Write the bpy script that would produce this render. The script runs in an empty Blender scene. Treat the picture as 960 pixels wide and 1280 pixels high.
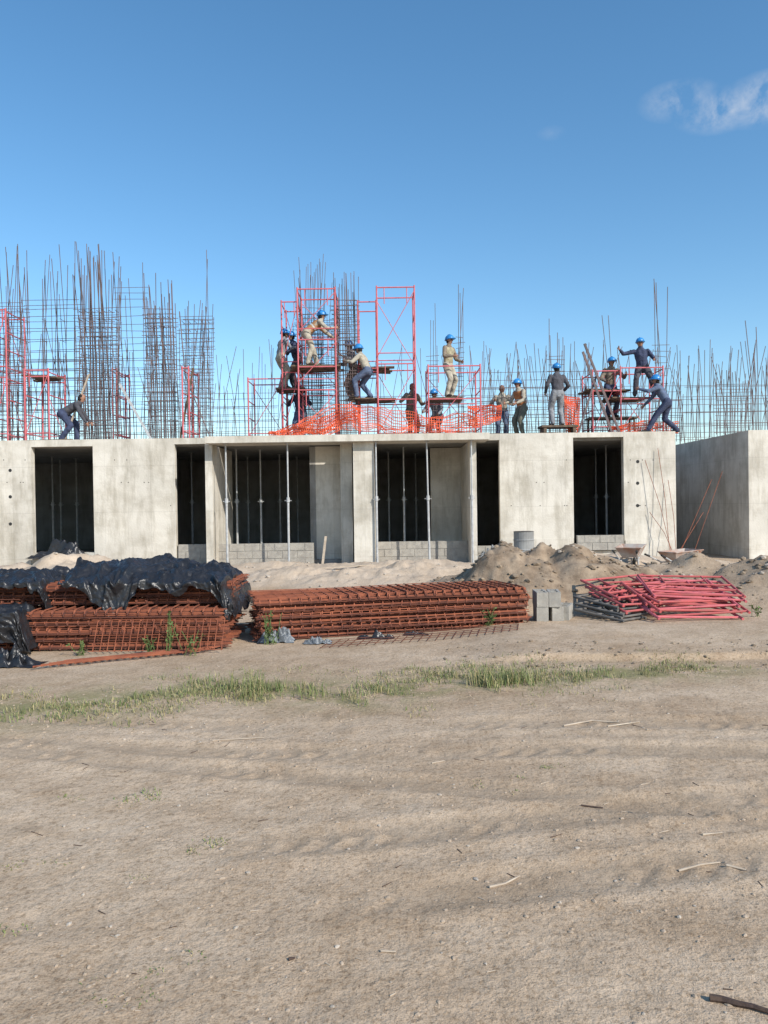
import bpy, math, random
import numpy as np
from mathutils import Vector, Matrix
random.seed(7); rng=np.random.default_rng(7)
S=bpy.context.scene
F=967.0; ROLL=math.radians(0.8); EYE=1.6
def unproj(px,py,Y):
    """image pixel + assumed depth -> world metres, through the camera"""
    u=px-480; v=640-py
    a=u*math.cos(ROLL)+v*math.sin(ROLL); b=-u*math.sin(ROLL)+v*math.cos(ROLL)
    return Vector((a/F*Y, Y, EYE+(b-10)/F*Y))
def gr(px,py):
    u=px-480; v=640-py
    b=-u*math.sin(ROLL)+v*math.cos(ROLL)-10
    Y=EYE*F/(-b); p=unproj(px,py,Y); return p
# ---------------- noise
TAB=rng.random((256,256))
def vn(x,y):
    x=np.asarray(x,float); y=np.asarray(y,float)
    xi=np.floor(x).astype(int); yi=np.floor(y).astype(int)
    fx=x-xi; fy=y-yi; fx=fx*fx*(3-2*fx); fy=fy*fy*(3-2*fy)
    a=TAB[xi%256,yi%256]; b=TAB[(xi+1)%256,yi%256]; c=TAB[xi%256,(yi+1)%256]; d=TAB[(xi+1)%256,(yi+1)%256]
    return (a*(1-fx)+b*fx)*(1-fy)+(c*(1-fx)+d*fx)*fy
def fbm(x,y,o=4):
    s=0;a=1;t=0
    x=np.asarray(x,float);y=np.asarray(y,float)
    for i in range(o):
        ca,sa=math.cos(.6*i+.3),math.sin(.6*i+.3); xr=x*ca-y*sa; yr=x*sa+y*ca
        s=s+a*vn(xr*2**i+17.3*i+500,yr*2**i+5.1*i+500); t+=a; a*=.5
    return s/t-.5
# ---------------- mesh builder
class MB:
    def __init__(s): s.V=[];s.F=[];s.M=[]
    def quadbox(s,x0,x1,y0,y1,z0,z1,m=0):
        n=len(s.V)
        s.V+=[(x0,y0,z0),(x1,y0,z0),(x1,y1,z0),(x0,y1,z0),(x0,y0,z1),(x1,y0,z1),(x1,y1,z1),(x0,y1,z1)]
        for f in [(0,3,2,1),(4,5,6,7),(0,1,5,4),(1,2,6,5),(2,3,7,6),(3,0,4,7)]:
            s.F.append(tuple(n+i for i in f)); s.M.append(m)
    def obox(s,c,ax,ay,az,m=0):
        n=len(s.V); c=Vector(c)
        for sz in(-1,1):
            for sx,sy in((-1,-1),(1,-1),(1,1),(-1,1)):
                s.V.append(tuple(c+ax*sx+ay*sy+az*sz))
        for f in [(0,3,2,1),(4,5,6,7),(0,1,5,4),(1,2,6,5),(2,3,7,6),(3,0,4,7)]:
            s.F.append(tuple(n+i for i in f)); s.M.append(m)
    def path(s,pts,r,n=4,m=0,side=None,rb=None,cap=True):
        pts=[Vector(p) for p in pts]
        R=r if hasattr(r,'__len__') else [r]*len(pts)
        RB=R if rb is None else (rb if hasattr(rb,'__len__') else [rb]*len(pts))
        base=len(s.V)
        for i,p in enumerate(pts):
            if i==0: t=pts[1]-pts[0]
            elif i==len(pts)-1: t=pts[-1]-pts[-2]
            else: t=(pts[i+1]-pts[i-1])
            t.normalize()
            sd=Vector(side) if side is not None else (Vector((0,0,1)) if abs(t.z)<.9 else Vector((1,0,0)))
            sd=(sd-t*sd.dot(t))
            if sd.length<1e-4: sd=t.orthogonal()
            sd.normalize(); b=t.cross(sd)
            for k in range(n):
                a=2*math.pi*(k+.5)/n
                s.V.append(tuple(p+sd*math.cos(a)*R[i]+b*math.sin(a)*RB[i]))
        for i in range(len(pts)-1):
            for k in range(n):
                k2=(k+1)%n
                s.F.append((base+i*n+k,base+i*n+k2,base+(i+1)*n+k2,base+(i+1)*n+k)); s.M.append(m)
        if cap:
            s.F.append(tuple(base+k for k in range(n))[::-1]); s.M.append(m)
            q=base+(len(pts)-1)*n
            s.F.append(tuple(q+k for k in range(n))); s.M.append(m)
    def rod(s,a,b,r,n=4,m=0): s.path([a,b],r,n,m)
    def capsule(s,pts,r,n=12,side=None,rb=None,m=0):
        pts=[Vector(p) for p in pts]; R=list(r); RB=list(rb) if rb else list(r)
        def ext(p,d,a,b):
            q=[];
            for th in (35,65,85):
                c=math.cos(math.radians(th)); si=math.sin(math.radians(th))
                q.append((p+d*min(a,b)*si,a*c,b*c))
            return q
        d0=(pts[0]-pts[1]).normalized(); d1=(pts[-1]-pts[-2]).normalized()
        e0=ext(pts[0],d0,R[0],RB[0])[::-1]; e1=ext(pts[-1],d1,R[-1],RB[-1])
        P=[e[0] for e in e0]+pts+[e[0] for e in e1]
        A=[e[1] for e in e0]+R+[e[1] for e in e1]; B=[e[2] for e in e0]+RB+[e[2] for e in e1]
        s.path(P,A,n,m,side,B)
    def grid(s,P,m=0):
        nu,nv=P.shape[:2]; n=len(s.V)
        s.V+=[tuple(q) for q in P.reshape(-1,3)]
        for i in range(nu-1):
            for j in range(nv-1):
                s.F.append((n+i*nv+j,n+(i+1)*nv+j,n+(i+1)*nv+j+1,n+i*nv+j+1)); s.M.append(m)
    def obj(s,name,mats,parent=None,smooth=False):
        me=bpy.data.meshes.new(name); me.from_pydata(s.V,[],s.F)
        for m in mats: me.materials.append(m)
        me.polygons.foreach_set('material_index',s.M)
        if smooth: me.polygons.foreach_set('use_smooth',[True]*len(s.F))
        me.update()
        o=bpy.data.objects.new(name,me); S.collection.objects.link(o)
        if parent: o.parent=parent
        return o
def empty(name,loc=(0,0,0)):
    o=bpy.data.objects.new(name,None); S.collection.objects.link(o); return o
# ---------------- materials
def mat(name,c1,c2=None,scale=5,rough=.85,bump=.0,bscale=30,metal=0,detail=5,contrast=(.35,.65),dist=.02):
    m=bpy.data.materials.new(name); m.use_nodes=True; nt=m.node_tree; N=nt.nodes; L=nt.links
    b=N['Principled BSDF']; b.inputs['Roughness'].default_value=rough; b.inputs['Metallic'].default_value=metal
    if c2 is None: c2=tuple(x*.75 for x in c1)
    tc=N.new('ShaderNodeTexCoord'); no=N.new('ShaderNodeTexNoise'); no.inputs['Scale'].default_value=scale; no.inputs['Detail'].default_value=detail
    L.new(tc.outputs['Object'],no.inputs['Vector'])
    r=N.new('ShaderNodeValToRGB'); r.color_ramp.elements[0].position=contrast[0]; r.color_ramp.elements[1].position=contrast[1]
    r.color_ramp.elements[0].color=(*c1,1); r.color_ramp.elements[1].color=(*c2,1)
    L.new(no.outputs['Fac'],r.inputs['Fac']); L.new(r.outputs['Color'],b.inputs['Base Color'])
    if bump>0:
        n2=N.new('ShaderNodeTexNoise'); n2.inputs['Scale'].default_value=bscale; n2.inputs['Detail'].default_value=5
        L.new(tc.outputs['Object'],n2.inputs['Vector'])
        bp=N.new('ShaderNodeBump'); bp.inputs['Strength'].default_value=bump; bp.inputs['Distance'].default_value=dist
        L.new(n2.outputs['Fac'],bp.inputs['Height']); L.new(bp.outputs['Normal'],b.inputs['Normal'])
    return m
def concrete_mat(name,c1,c2,seam=.61):
    m=mat(name,c1,c2,scale=1.1,rough=.9,bump=.25,bscale=25,contrast=(.38,.66))
    nt=m.node_tree;N=nt.nodes;L=nt.links;b=N['Principled BSDF']
    src=b.inputs['Base Color'].links[0].from_socket
    tc=N.new('ShaderNodeTexCoord'); sp=N.new('ShaderNodeSeparateXYZ'); L.new(tc.outputs['Object'],sp.inputs[0])
    def mth(op,a,bv=None,c=None):
        n=N.new('ShaderNodeMath'); n.operation=op
        for i,v in enumerate((a,bv,c)):
            if v is None: continue
            if isinstance(v,(int,float)): n.inputs[i].default_value=v
            else: L.new(v,n.inputs[i])
        return n.outputs[0]
    s=mth('ADD',sp.outputs[0],sp.outputs[1])
    fx=mth('FRACT',mth('DIVIDE',s,seam)); lx=mth('LESS_THAN',mth('ABSOLUTE',mth('SUBTRACT',fx,.5)),.012)
    fz=mth('FRACT',mth('DIVIDE',mth('ADD',sp.outputs[2],.35),1.22)); lz=mth('LESS_THAN',mth('ABSOLUTE',mth('SUBTRACT',fz,.5)),.008)
    ln=mth('MAXIMUM',lx,lz)
    def stain(scl,s0,lo,p0,p1,fac,prev,mode='MULTIPLY'):
        mp=N.new('ShaderNodeMapping'); mp.inputs['Scale'].default_value=scl; L.new(tc.outputs['Object'],mp.inputs[0])
        n3=N.new('ShaderNodeTexNoise'); n3.inputs['Scale'].default_value=s0; n3.inputs['Detail'].default_value=8; n3.inputs['Roughness'].default_value=.7
        L.new(mp.outputs[0],n3.inputs['Vector'])
        rr=N.new('ShaderNodeValToRGB'); rr.color_ramp.elements[0].position=p0; rr.color_ramp.elements[0].color=(*lo,1); rr.color_ramp.elements[1].position=p1; rr.color_ramp.elements[1].color=(1,1,1,1)
        L.new(n3.outputs['Fac'],rr.inputs['Fac'])
        mx=N.new('ShaderNodeMix'); mx.data_type='RGBA'; mx.blend_type=mode; mx.inputs[0].default_value=fac
        L.new(prev,mx.inputs[6]); L.new(rr.outputs[0],mx.inputs[7]); return mx.outputs[2]
    c=stain((2.4,2.4,.5),1.6,(.66,.64,.6),.38,.54,.65,src)
    c=stain((.8,.8,1.3),1.2,(.74,.72,.68),.40,.55,.6,c)
    pn=mth('FLOOR',mth('ADD',mth('DIVIDE',s,seam),.5)); wn=N.new('ShaderNodeTexWhiteNoise'); wn.noise_dimensions='1D'; L.new(pn,wn.inputs['W'])
    pv=mth('ADD',mth('MULTIPLY',wn.outputs['Value'],.09),.94)
    cb=N.new('ShaderNodeVectorMath'); cb.operation='SCALE'; L.new(c,cb.inputs[0]); L.new(pv,cb.inputs['Scale'])
    m2=N.new('ShaderNodeMix'); m2.data_type='RGBA'; m2.blend_type='MULTIPLY'
    L.new(mth('MULTIPLY',ln,.14),m2.inputs[0]); L.new(cb.outputs[0],m2.inputs[6]); m2.inputs[7].default_value=(.3,.28,.26,1)
    L.new(m2.outputs[2],b.inputs['Base Color'])
    return m
CONC=concrete_mat('concrete',(.68,.64,.565),(.57,.535,.47))
CONC2=concrete_mat('concrete_dark',(.32,.31,.295),(.26,.255,.245))  # darker copy of the concrete; the rooms' shade is put into this colour
BLOCK=mat('cmu_block',(.39,.365,.32),(.29,.27,.24),scale=9,bump=.4,bscale=80)
MORT=mat('mortar',(.40,.38,.34),scale=10)
HOLE_SHADE=mat('hole_shade',(.03,.03,.03))  # near-black colour standing in for the shade inside holes
REBAR=mat('rebar_steel',(.165,.115,.11),(.10,.085,.09),scale=3,rough=.8)  # steel lightened and greyed so that haze is put into the colour
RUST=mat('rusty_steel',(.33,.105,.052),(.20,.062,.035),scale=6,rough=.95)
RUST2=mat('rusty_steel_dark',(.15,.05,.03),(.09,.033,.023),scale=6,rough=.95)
RED=mat('red_paint',(.52,.095,.095),(.38,.10,.09),scale=8,rough=.65)
REDP=mat('faded_hazy_red',(.62,.15,.165),(.48,.11,.125),scale=8,rough=.6)  # faded red; the pink cast of haze is put into the colour
GALV=mat('galvanised_steel',(.50,.51,.51),(.38,.38,.38),scale=10,rough=.6,metal=.1)
WOOD=mat('plank_wood',(.16,.11,.07),(.09,.065,.045),scale=12,bump=.3)
PALEW=mat('pale_wood',(.48,.40,.31),(.36,.29,.22),scale=12)
ORNG=mat('orange_mesh',(.86,.18,.08),(.78,.14,.06),scale=5,rough=.5)
def plastic(name,c,rough,sc):
    return mat(name,c,tuple(x*1.6 for x in c),scale=4,rough=rough,bump=.9,bscale=sc,dist=.03)
PLAST=plastic('black_plastic',(.015,.015,.017),.35,9)
PLASTG=plastic('grey_plastic',(.12,.13,.14),.35,20)
DRUMM=mat('drum_grey',(.30,.30,.29),(.2,.2,.195),scale=4,rough=.7)
TRAY=mat('barrow_tray',(.33,.17,.11),(.42,.38,.34),scale=5,rough=.8)
RUBBER=mat('rubber',(.03,.03,.03))
STONE=mat('stones',(.47,.405,.335),(.33,.28,.225),scale=3,bump=.3,bscale=60)
CLOD=mat('soil_clods',(.42,.33,.245),(.34,.26,.185),scale=3,bump=.3,bscale=60)
SOILD=mat('mound_clods',(.30,.23,.16),(.19,.14,.095),scale=3,bump=.3,bscale=60)
# ---------------- terrain
def smooth(a,b,x):
    t=np.clip((x-a)/(b-a),0,1); return t*t*(3-2*t)
MOUNDS=[(2.05,12.3,.94,.74,.8),(2.55,12.5,.82,.7,.8),(3.15,12.3,.86,.8,.8),(3.8,12.2,.60,.7,.65),(1.5,13.2,.42,.6,.8),(5.3,13.4,.66,.75,.8),(6.2,12.7,.68,.9,.8),(7.6,12.9,.62,1.1,1),(4.6,13.8,.4,.7,.7),
        (-.2,14.6,.38,1.5,.9),(-1.8,15.2,.40,1.2,.9),(.7,15.2,.44,1.0,.7),(-5.7,14.3,.78,.9,.9),(-7.2,15,.5,1.1,.9),(4.6,16.4,.5,1.2,.8),(-3.6,15.8,.36,1.2,.8),(.3,17.5,.33,2.2,.7),(-2.5,18,.28,2.0,.6),(5.5,18,.35,2,.7)]
def mound(x,y):
    h=0*x
    wx=x+.55*fbm(x*1.1,y*1.1,4); wy=y+.55*fbm(x*1.1+40,y*1.1,4)
    for (cx,cy,Hh,sx,sy) in MOUNDS:
        r=np.sqrt(((wx-cx)/sx)**2+((wy-cy)/sy)**2)
        k=np.clip(1-r/2.0,0,1)
        h=np.maximum(h,Hh*(1-(1-k)**1.25)*np.where(k>0,1,0)*smooth(0,.12,k))
    return h
TR=[(3.15,.10,.03,.13),(3.75,.12,.03,.13),(5.0,-.09,.015,.13),(4.45,-.32,-.02,.11),(5.6,-.08,.015,.13)]
def ruts(x,y):
    r=0*x; M=0*x
    for (a,b,c,w) in TR:
        yc=a+b*x+c*x*x+.05*np.sin(x*1.3)
        d=(y-yc)/w; vis=smooth(-.22,.08,fbm(x*.7+a,y*.7,2))
        g=np.exp(-d**4)*vis
        tread=np.tanh(3*np.sin((x+.7*np.abs(y-yc)*1.2)*40))*smooth(-.1,.12,fbm(x*2+a,y*2,2))
        M=np.maximum(M,g*(.75+.25*tread))
        r=r-.010*g*(1+.6*tread)+.007*np.exp(-((np.abs(d)-1.5)/.5)**2)*vis
    f=smooth(8,3,np.abs(x)); return r*f,M*f
def H(x,y):
    x=np.asarray(x,float); y=np.asarray(y,float)
    m=mound(x,y)
    near=smooth(60,20,np.hypot(x,y))
    h=.04*fbm(x*.4,y*.4,3)+.018*fbm(x*1.7,y*1.7,4)+.011*fbm(x*9,y*9,3)
    cl=fbm(x*8+9,y*8+3,4); rough=smooth(-.12,.2,fbm(x*.6+50,y*.9+7,3)); h=h+.035*np.clip(cl-.06,0,1)*rough
    h=h*near*smooth(21.5,19.5,y) + near*ruts(x,y)[0]
    h=h+m+m*.55*fbm(x*2.6,y*2.6,5)*np.clip(m*4,0,1)+.05*fbm(x*9+3,y*9,3)*np.clip(m*3,0,1)
    yl=7.75+.25*fbm(x*.8,x*0,3)
    h=h+.06*smooth(yl-.05,yl+.06,y)*smooth(.6,1.6,x)*smooth(12,9,y)*near
    return h
def hz(x,y): return float(H(np.array([x]),np.array([y]))[0])
def axis(segs):
    out=[]
    for a,b,st in segs: out+=list(np.arange(a,b-1e-6,st))
    out.append(segs[-1][1]); return np.array(out)
xp=axis([(0,2.6,.028),(2.6,12,.07),(12,20,.5),(20,60,4),(60,900,60)]); xs=np.concatenate([-xp[:0:-1],xp])
ys=axis([(-300,-40,40),(-40,0,4),(0,2,.25),(2,5.5,.024),(5.5,9,.045),(9,17,.07),(17,22,.2),(22,60,4),(60,1200,60)])
XX,YY=np.meshgrid(xs,ys,indexing='ij'); ZZ=H(XX,YY)
nv=len(ys); nu=len(xs)
co=np.stack([XX,YY,ZZ],-1).reshape(-1,3)
idx=np.arange(nu*nv).reshape(nu,nv)
fa=np.stack([idx[:-1,:-1],idx[1:,:-1],idx[1:,1:],idx[:-1,1:]],-1).reshape(-1,4)
me=bpy.data.meshes.new('ground'); me.vertices.add(len(co)); me.vertices.foreach_set('co',co.ravel())
me.loops.add(fa.size); me.loops.foreach_set('vertex_index',fa.ravel().astype(np.int32))
me.polygons.add(len(fa)); me.polygons.foreach_set('loop_start',np.arange(0,fa.size,4,dtype=np.int32)); me.polygons.foreach_set('loop_total',np.full(len(fa),4,dtype=np.int32))
me.update(calc_edges=True); me.polygons.foreach_set('use_smooth',[True]*len(fa))
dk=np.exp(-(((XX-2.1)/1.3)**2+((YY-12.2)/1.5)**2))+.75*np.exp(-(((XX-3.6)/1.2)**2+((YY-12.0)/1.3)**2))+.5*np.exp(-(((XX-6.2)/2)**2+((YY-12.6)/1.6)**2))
def attr(n,v):
    at=me.attributes.new(n,'FLOAT','POINT'); at.data.foreach_set('value',np.ascontiguousarray(v).ravel())
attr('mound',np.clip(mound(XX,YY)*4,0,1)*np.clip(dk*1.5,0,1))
attr('pale',smooth(.05,.2,mound(XX,YY))*(1-np.clip(dk*1.5,0,1)))
attr('rut',ruts(XX,YY)[1])
GRP=[(-3.6,6.0),(-2.6,6.3),(-1.27,6.85),(-.2,6.5),(1.0,7.0),(2.0,7.1),(3.0,7.2)]
gy=np.interp(XX,[p[0] for p in GRP],[p[1] for p in GRP])
gw=np.interp(XX,[-4,-2,0,3],[.62,.55,.45,.35])
attr('grassy',np.exp(-((YY-gy)/gw)**2)*smooth(4.2,2.6,XX))
ground=bpy.data.objects.new('ground',me); S.collection.objects.link(ground)
def ground_mat():
    m=bpy.data.materials.new('dry_soil'); m.use_nodes=True; nt=m.node_tree;N=nt.nodes;L=nt.links;b=N['Principled BSDF']; b.inputs['Roughness'].default_value=.95
    b.inputs['Specular IOR Level'].default_value=.15
    tc=N.new('ShaderNodeTexCoord')
    def noise(sc,det=6,ro=.6,st=None):
        n=N.new('ShaderNodeTexNoise'); n.inputs['Scale'].default_value=sc; n.inputs['Detail'].default_value=det; n.inputs['Roughness'].default_value=ro
        if st:
            mp=N.new('ShaderNodeMapping'); mp.inputs['Scale'].default_value=st; mp.inputs['Rotation'].default_value=(0,0,.25); L.new(tc.outputs['Object'],mp.inputs[0]); L.new(mp.outputs[0],n.inputs['Vector'])
        else: L.new(tc.outputs['Object'],n.inputs['Vector'])
        return n.outputs['Fac']
    def ramp(f,p0,c0,p1,c1):
        r=N.new('ShaderNodeValToRGB'); e=r.color_ramp.elements; e[0].position=p0;e[0].color=(*c0,1);e[1].position=p1;e[1].color=(*c1,1); L.new(f,r.inputs['Fac']); return r.outputs[0]
    def mix(f,a,c,mode='MIX'):
        x=N.new('ShaderNodeMix'); x.data_type='RGBA'; x.blend_type=mode
        if isinstance(f,(int,float)): x.inputs[0].default_value=f
        else: L.new(f,x.inputs[0])
        for i,v in ((6,a),(7,c)):
            if isinstance(v,tuple): x.inputs[i].default_value=(*v,1)
            else: L.new(v,x.inputs[i])
        return x.outputs[2]
    def amul(nm,k):
        a_=N.new('ShaderNodeAttribute'); a_.attribute_name=nm; mm=N.new('ShaderNodeMath'); mm.operation='MULTIPLY'; L.new(a_.outputs['Fac'],mm.inputs[0])
        if isinstance(k,(int,float)): mm.inputs[1].default_value=k
        else: L.new(k,mm.inputs[1])
        return mm.outputs[0]
    base=ramp(noise(.6,9,.68,(.7,1.2,1)),.37,(.445,.325,.22),.62,(.585,.455,.33))
    base=mix(.75,base,ramp(noise(4,8,.72),.38,(.78,.745,.70),.56,(1.0,1.0,1.0)),'MULTIPLY')
    base=mix(.85,base,ramp(noise(38,5,.72),.36,(.60,.56,.51),.5,(1,1,1)),'MULTIPLY')
    base=mix(.6,base,ramp(noise(150,2,.6),.36,(.45,.42,.39),.46,(1,1,1)),'MULTIPLY')
    base=mix(amul('rut',.5),base,(.32,.24,.165))
    base=mix(amul('pale',.6),base,ramp(noise(3,6,.6),.35,(.48,.385,.29),.65,(.60,.50,.395)))
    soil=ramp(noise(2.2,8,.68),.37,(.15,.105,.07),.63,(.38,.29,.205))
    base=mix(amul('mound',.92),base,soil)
    base=mix(amul('grassy',ramp(noise(2.6,8,.72),.41,(0,0,0),.55,(.85,.85,.85))),base,(.215,.20,.09))
    L.new(base,b.inputs['Base Color'])
    prev=None
    for sc,st,ds in ((22,.6,.02),(95,.55,.008)):
        bp=N.new('ShaderNodeBump'); bp.inputs['Strength'].default_value=st; bp.inputs['Distance'].default_value=ds
        L.new(noise(sc,5,.65),bp.inputs['Height'])
        if prev: L.new(prev,bp.inputs['Normal'])
        prev=bp.outputs[0]
    L.new(prev,b.inputs['Normal']); return m
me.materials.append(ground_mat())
# ---------------- building
TOP=3.42; YF=20.5; TH=.2
def fx_(px,Y=YF): return unproj(px,620,Y).x
bld=empty('concrete_building')
w=MB()
XL=-18; XR=fx_(845)
def wall(px0,px1,z0,z1,y0=YF,y1=YF+TH,m=0):
    x0=XL if px0 is None else fx_(px0,YF); x1=fx_(px1,YF); w.quadbox(x0,x1,y0,y1,z0,z1,m)
wall(None,40,-.3,TOP); wall(117,219,-.3,TOP); wall(625,717,-.3,TOP); wall(780,845,-.3,TOP)
for a,b,z in ((40,117,3.24),(219,256,3.26),(596,625,3.25),(717,780,3.29)): wall(a,b,z,TOP,YF+.004,YF+TH-.004)
wall(717,780,-.3,.28,YF+.02,YF+TH+.1); wall(40,117,-.3,.42,YF+.01,YF+TH+.1)
w.quadbox(fx_(627),fx_(716),YF-.03,YF-.0015,-.3,.62,0)
w.quadbox(fx_(781),XR-.02,YF-.02,YF-.0015,-.3,.55,0)
w.quadbox(XL,fx_(38),YF-.025,YF-.0015,-.3,.3,0)
YB=19.45
bx0=unproj(256,550,YB).x; bx1=unproj(612,545,YB).x
w.quadbox(bx0,bx1,YB,YF-.002,3.19,3.36)
def fin(px0,px1,y0,y1,z1=3.188,m=0): w.quadbox(unproj(px0,620,y0).x,unproj(px1,620,y0).x,y0,y1,-.2,z1,m)
fin(257,266,19.9,22.5); fin(442,468,19.7,22.2); fin(426,440.5,20.3,23.8); fin(588,596,19.9,22.3)
w.quadbox(fx_(392),fx_(425),21.2,21.35,-.2,3.2,0)
w.quadbox(fx_(544),fx_(592)+.04,22.4,22.55,-.2,3.2,0)
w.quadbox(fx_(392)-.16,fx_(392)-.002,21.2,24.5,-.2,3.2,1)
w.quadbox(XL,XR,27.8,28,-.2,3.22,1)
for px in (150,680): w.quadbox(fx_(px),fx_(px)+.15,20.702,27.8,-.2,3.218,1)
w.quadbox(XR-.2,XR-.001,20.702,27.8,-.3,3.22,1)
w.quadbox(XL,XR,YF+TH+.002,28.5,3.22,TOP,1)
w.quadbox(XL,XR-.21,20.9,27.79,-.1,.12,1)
walls=w.obj('walls',[CONC,CONC2],bld)
t=MB()
for px,pys in ((797,(577,604,632)),(13,(588,621,655))):
    for py in pys:
        p=unproj(px,py,YF); t.path([(p.x,YF-.004,p.z),(p.x,YF+.02,p.z)],.045,10)
for k in range(26):
    px=random.choice([random.uniform(122,214),random.uniform(630,712),random.uniform(783,840),random.uniform(2,36)]); py=random.choice([575,603,632])
    p=unproj(px,py,YF); t.path([(p.x,YF-.003,p.z),(p.x,YF+.02,p.z)],.014,8)
t.obj('tie_hole_discs',[HOLE_SHADE],bld)  # dark discs on the wall face; the shade of tie holes is their colour
q=MB()
x=-12.0
while x<XR-1:
    L_=random.uniform(.5,2.2)
    if random.random()<.45: q.obox((x+L_/2,YF+.25+random.uniform(0,.3),TOP+.025),Vector((L_/2,random.uniform(-.05,.05),random.uniform(-.01,.02))),Vector((0,.06,0)),Vector((0,0,.02)))
    x+=L_+random.uniform(.2,1.2)
q.obj('loose_boards',[WOOD],bld)
def blockwall(px0,px1,y,z0,rows,name):
    q=MB(); x0,x1=fx_(px0,YF),fx_(px1,YF)
    q.quadbox(x0,x1,y+.012,y+.13,z0,z0+rows*.2-.005,1)
    for r in range(rows):
        x=x0-(.2 if r%2 else 0)
        while x<x1-.03:
            a=max(x,x0)+.006; b=min(x+.4,x1)-.006
            if b-a>.04: q.quadbox(a,b,y+random.uniform(-.006,.004),y+.14,z0+r*.2+.005,z0+(r+1)*.2-.007)
            x+=.4
    q.obj(name,[BLOCK,MORT],bld)
blockwall(221,256,20.55,-.0,3,'block_wall'); blockwall(267,391,20.5,-.0,3,'block_wall'); blockwall(470,587,20.5,0.0,3,'block_wall'); blockwall(597,624,20.6,0.05,2,'block_wall')
blockwall(720,778,20.42,.3,2,'block_wall')
b2=empty('concrete_building'); w=MB()
x0=unproj(936,620,YF).x
w.quadbox(x0,x0+9,YF,YF+TH,-.3,TOP); w.quadbox(x0,x0+.2,YF+TH+.002,29,-.3,TOP,0); w.quadbox(x0+.202,x0+9,YF+TH+.002,29,3.22,TOP); w.quadbox(x0+8.8,x0+9,YF+TH+.002,29,-.3,3.218)
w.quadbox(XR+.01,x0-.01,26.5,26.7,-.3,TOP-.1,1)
w.obj('walls',[CONC,CONC2],b2)
# ---------------- shoring props
def prop(px,Y,name='shoring_prop',lean=0,zt=3.185,zb=-.05):
    q=MB(); x=unproj(px,620,Y).x
    q.rod((x,Y,zb),(x+lean*.55,Y,1.75),.03,8); q.rod((x+lean*.5,Y,1.6),(x+lean,Y,zt),.021,8)
    q.path([(x+lean*.53,Y,1.68),(x+lean*.56,Y,1.8)],.045,8); q.rod((x+lean*.54-.09,Y,1.72),(x+lean*.54+.09,Y,1.72),.01,6)
    q.quadbox(x+lean-.07,x+lean+.07,Y-.07,Y+.07,zt-.008,zt); q.quadbox(x-.07,x+.07,Y-.07,Y+.07,zb,zb+.01)
    q.obj(name,[GALV])
for px,Y in ((283,19.7),(360,19.7),(470.5,19.62),(536,19.7),(590,19.62)): prop(px,Y,lean=random.uniform(-.04,.04))
for px,Y in ((296,22.0),(326,22.3),(350,24.5),(505,22.0),(520,25),(372,26),(486,24),(66,24),(76,25.5),(96,25),(745,24),(758,22.5),(240,23),(310,25.5)): prop(px,Y,zt=3.215,zb=.125)
# ---------------- rebar
def rebar(px0,px1,Y,tops,sp=.15,hsp=.15,hpy=None,name='rebar_cage',r=.011,jit=.1,double=0,slant=0,z0=TOP-.01,lean=.12):
    r*=.9
    q=MB(); x0,x1=unproj(px0,500,Y).x,unproj(px1,500,Y).x
    n=max(1,int(round((x1-x0)/sp)))
    for d in range(1+double):
        y=Y+d*.35
        for i in range(n+1):
            x=x0+(x1-x0)*i/n+random.uniform(-1,1)*sp*jit*2
            py=random.uniform(*tops)
            if random.random()<.15: py+=random.uniform(5,40)
            z=max(unproj(px0,py,Y).z,z0+.4)
            l=random.gauss(0,lean)*(z-z0)/4+slant*(z-z0); l2=random.gauss(0,.05)
            q.path([(x,y,z0),(x+l*.35,y+l2*.3,z0+(z-z0)*.55),(x+l,y+l2,z)],r,4)
        if hpy:
            zt=unproj(px0,hpy,Y).z; z=z0+hsp*.6
            while z<zt:
                s=slant*(z-z0); e=random.uniform(0,.15)
                q.rod((x0-e+s,y-.02,z+random.uniform(-.03,.03)),(x1+e*.7+s,y-.02,z+random.uniform(-.03,.03)),r*.85,4); z+=hsp*random.uniform(.8,1.2)
    if double and hpy:
        for i in range(0,n+1,2):
            z=z0+.1
            while z<zt:
                x=x0+(x1-x0)*i/n+slant*(z-z0); q.rod((x,Y,z),(x,Y+.35,z),r*.7,4); z+=hsp*2
    return q.obj(name,[REBAR])
rebar(-90,30,21.6,(305,350),.16,.14,380,double=1)
rebar(32,100,23.5,(305,355),.26,.32,375,r=.012,double=1)
rebar(100,146,21.6,(306,350),.085,.12,385,double=1,r=.012)
rebar(112,138,22.3,(303,330),.07,.3,400,r=.012)
rebar(146,188,23,(318,385),.2,.22,350,r=.011)
rebar(186,219,21.5,(335,385),.06,.13,385,double=1,r=.013,slant=-.015,lean=.07)
rebar(226,262,22,(370,420),.09,.12,395,double=1,slant=.02)
rebar(256,262,22,(300,330),.15,.2,None,name='rebar_bundle')
rebar(-60,110,22.6,(300,420),.33,.3,450,r=.01)
rebar(-60,240,25,(400,460),.17,.25,450,r=.012,lean=.3)
rebar(-100,345,27,(428,470),.22,.5,480,r=.012,lean=.3)
rebar(262,345,24,(425,500),.19,.25,498,r=.01,lean=.25)
rebar(265,345,21.8,(470,515),.24,.2,510,r=.01,lean=.3)
rebar(376,402,22.6,(316,350),.07,.15,385,r=.011,double=1)
rebar(419,447,21.8,(336,362),.055,.12,372,r=.013,double=1,lean=.05)
rebar(372,418,22.9,(350,420),.15,.14,400,r=.010,double=1)
rebar(448,600,25,(430,490),.17,.3,490,r=.012,lean=.3)
rebar(538,546,23,(366,400),.09,.15,440,r=.011)
rebar(571,579,22.5,(345,370),.07,.15,420,r=.012)
rebar(585,735,23,(425,480),.15,.2,466,r=.011,lean=.3)
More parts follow.
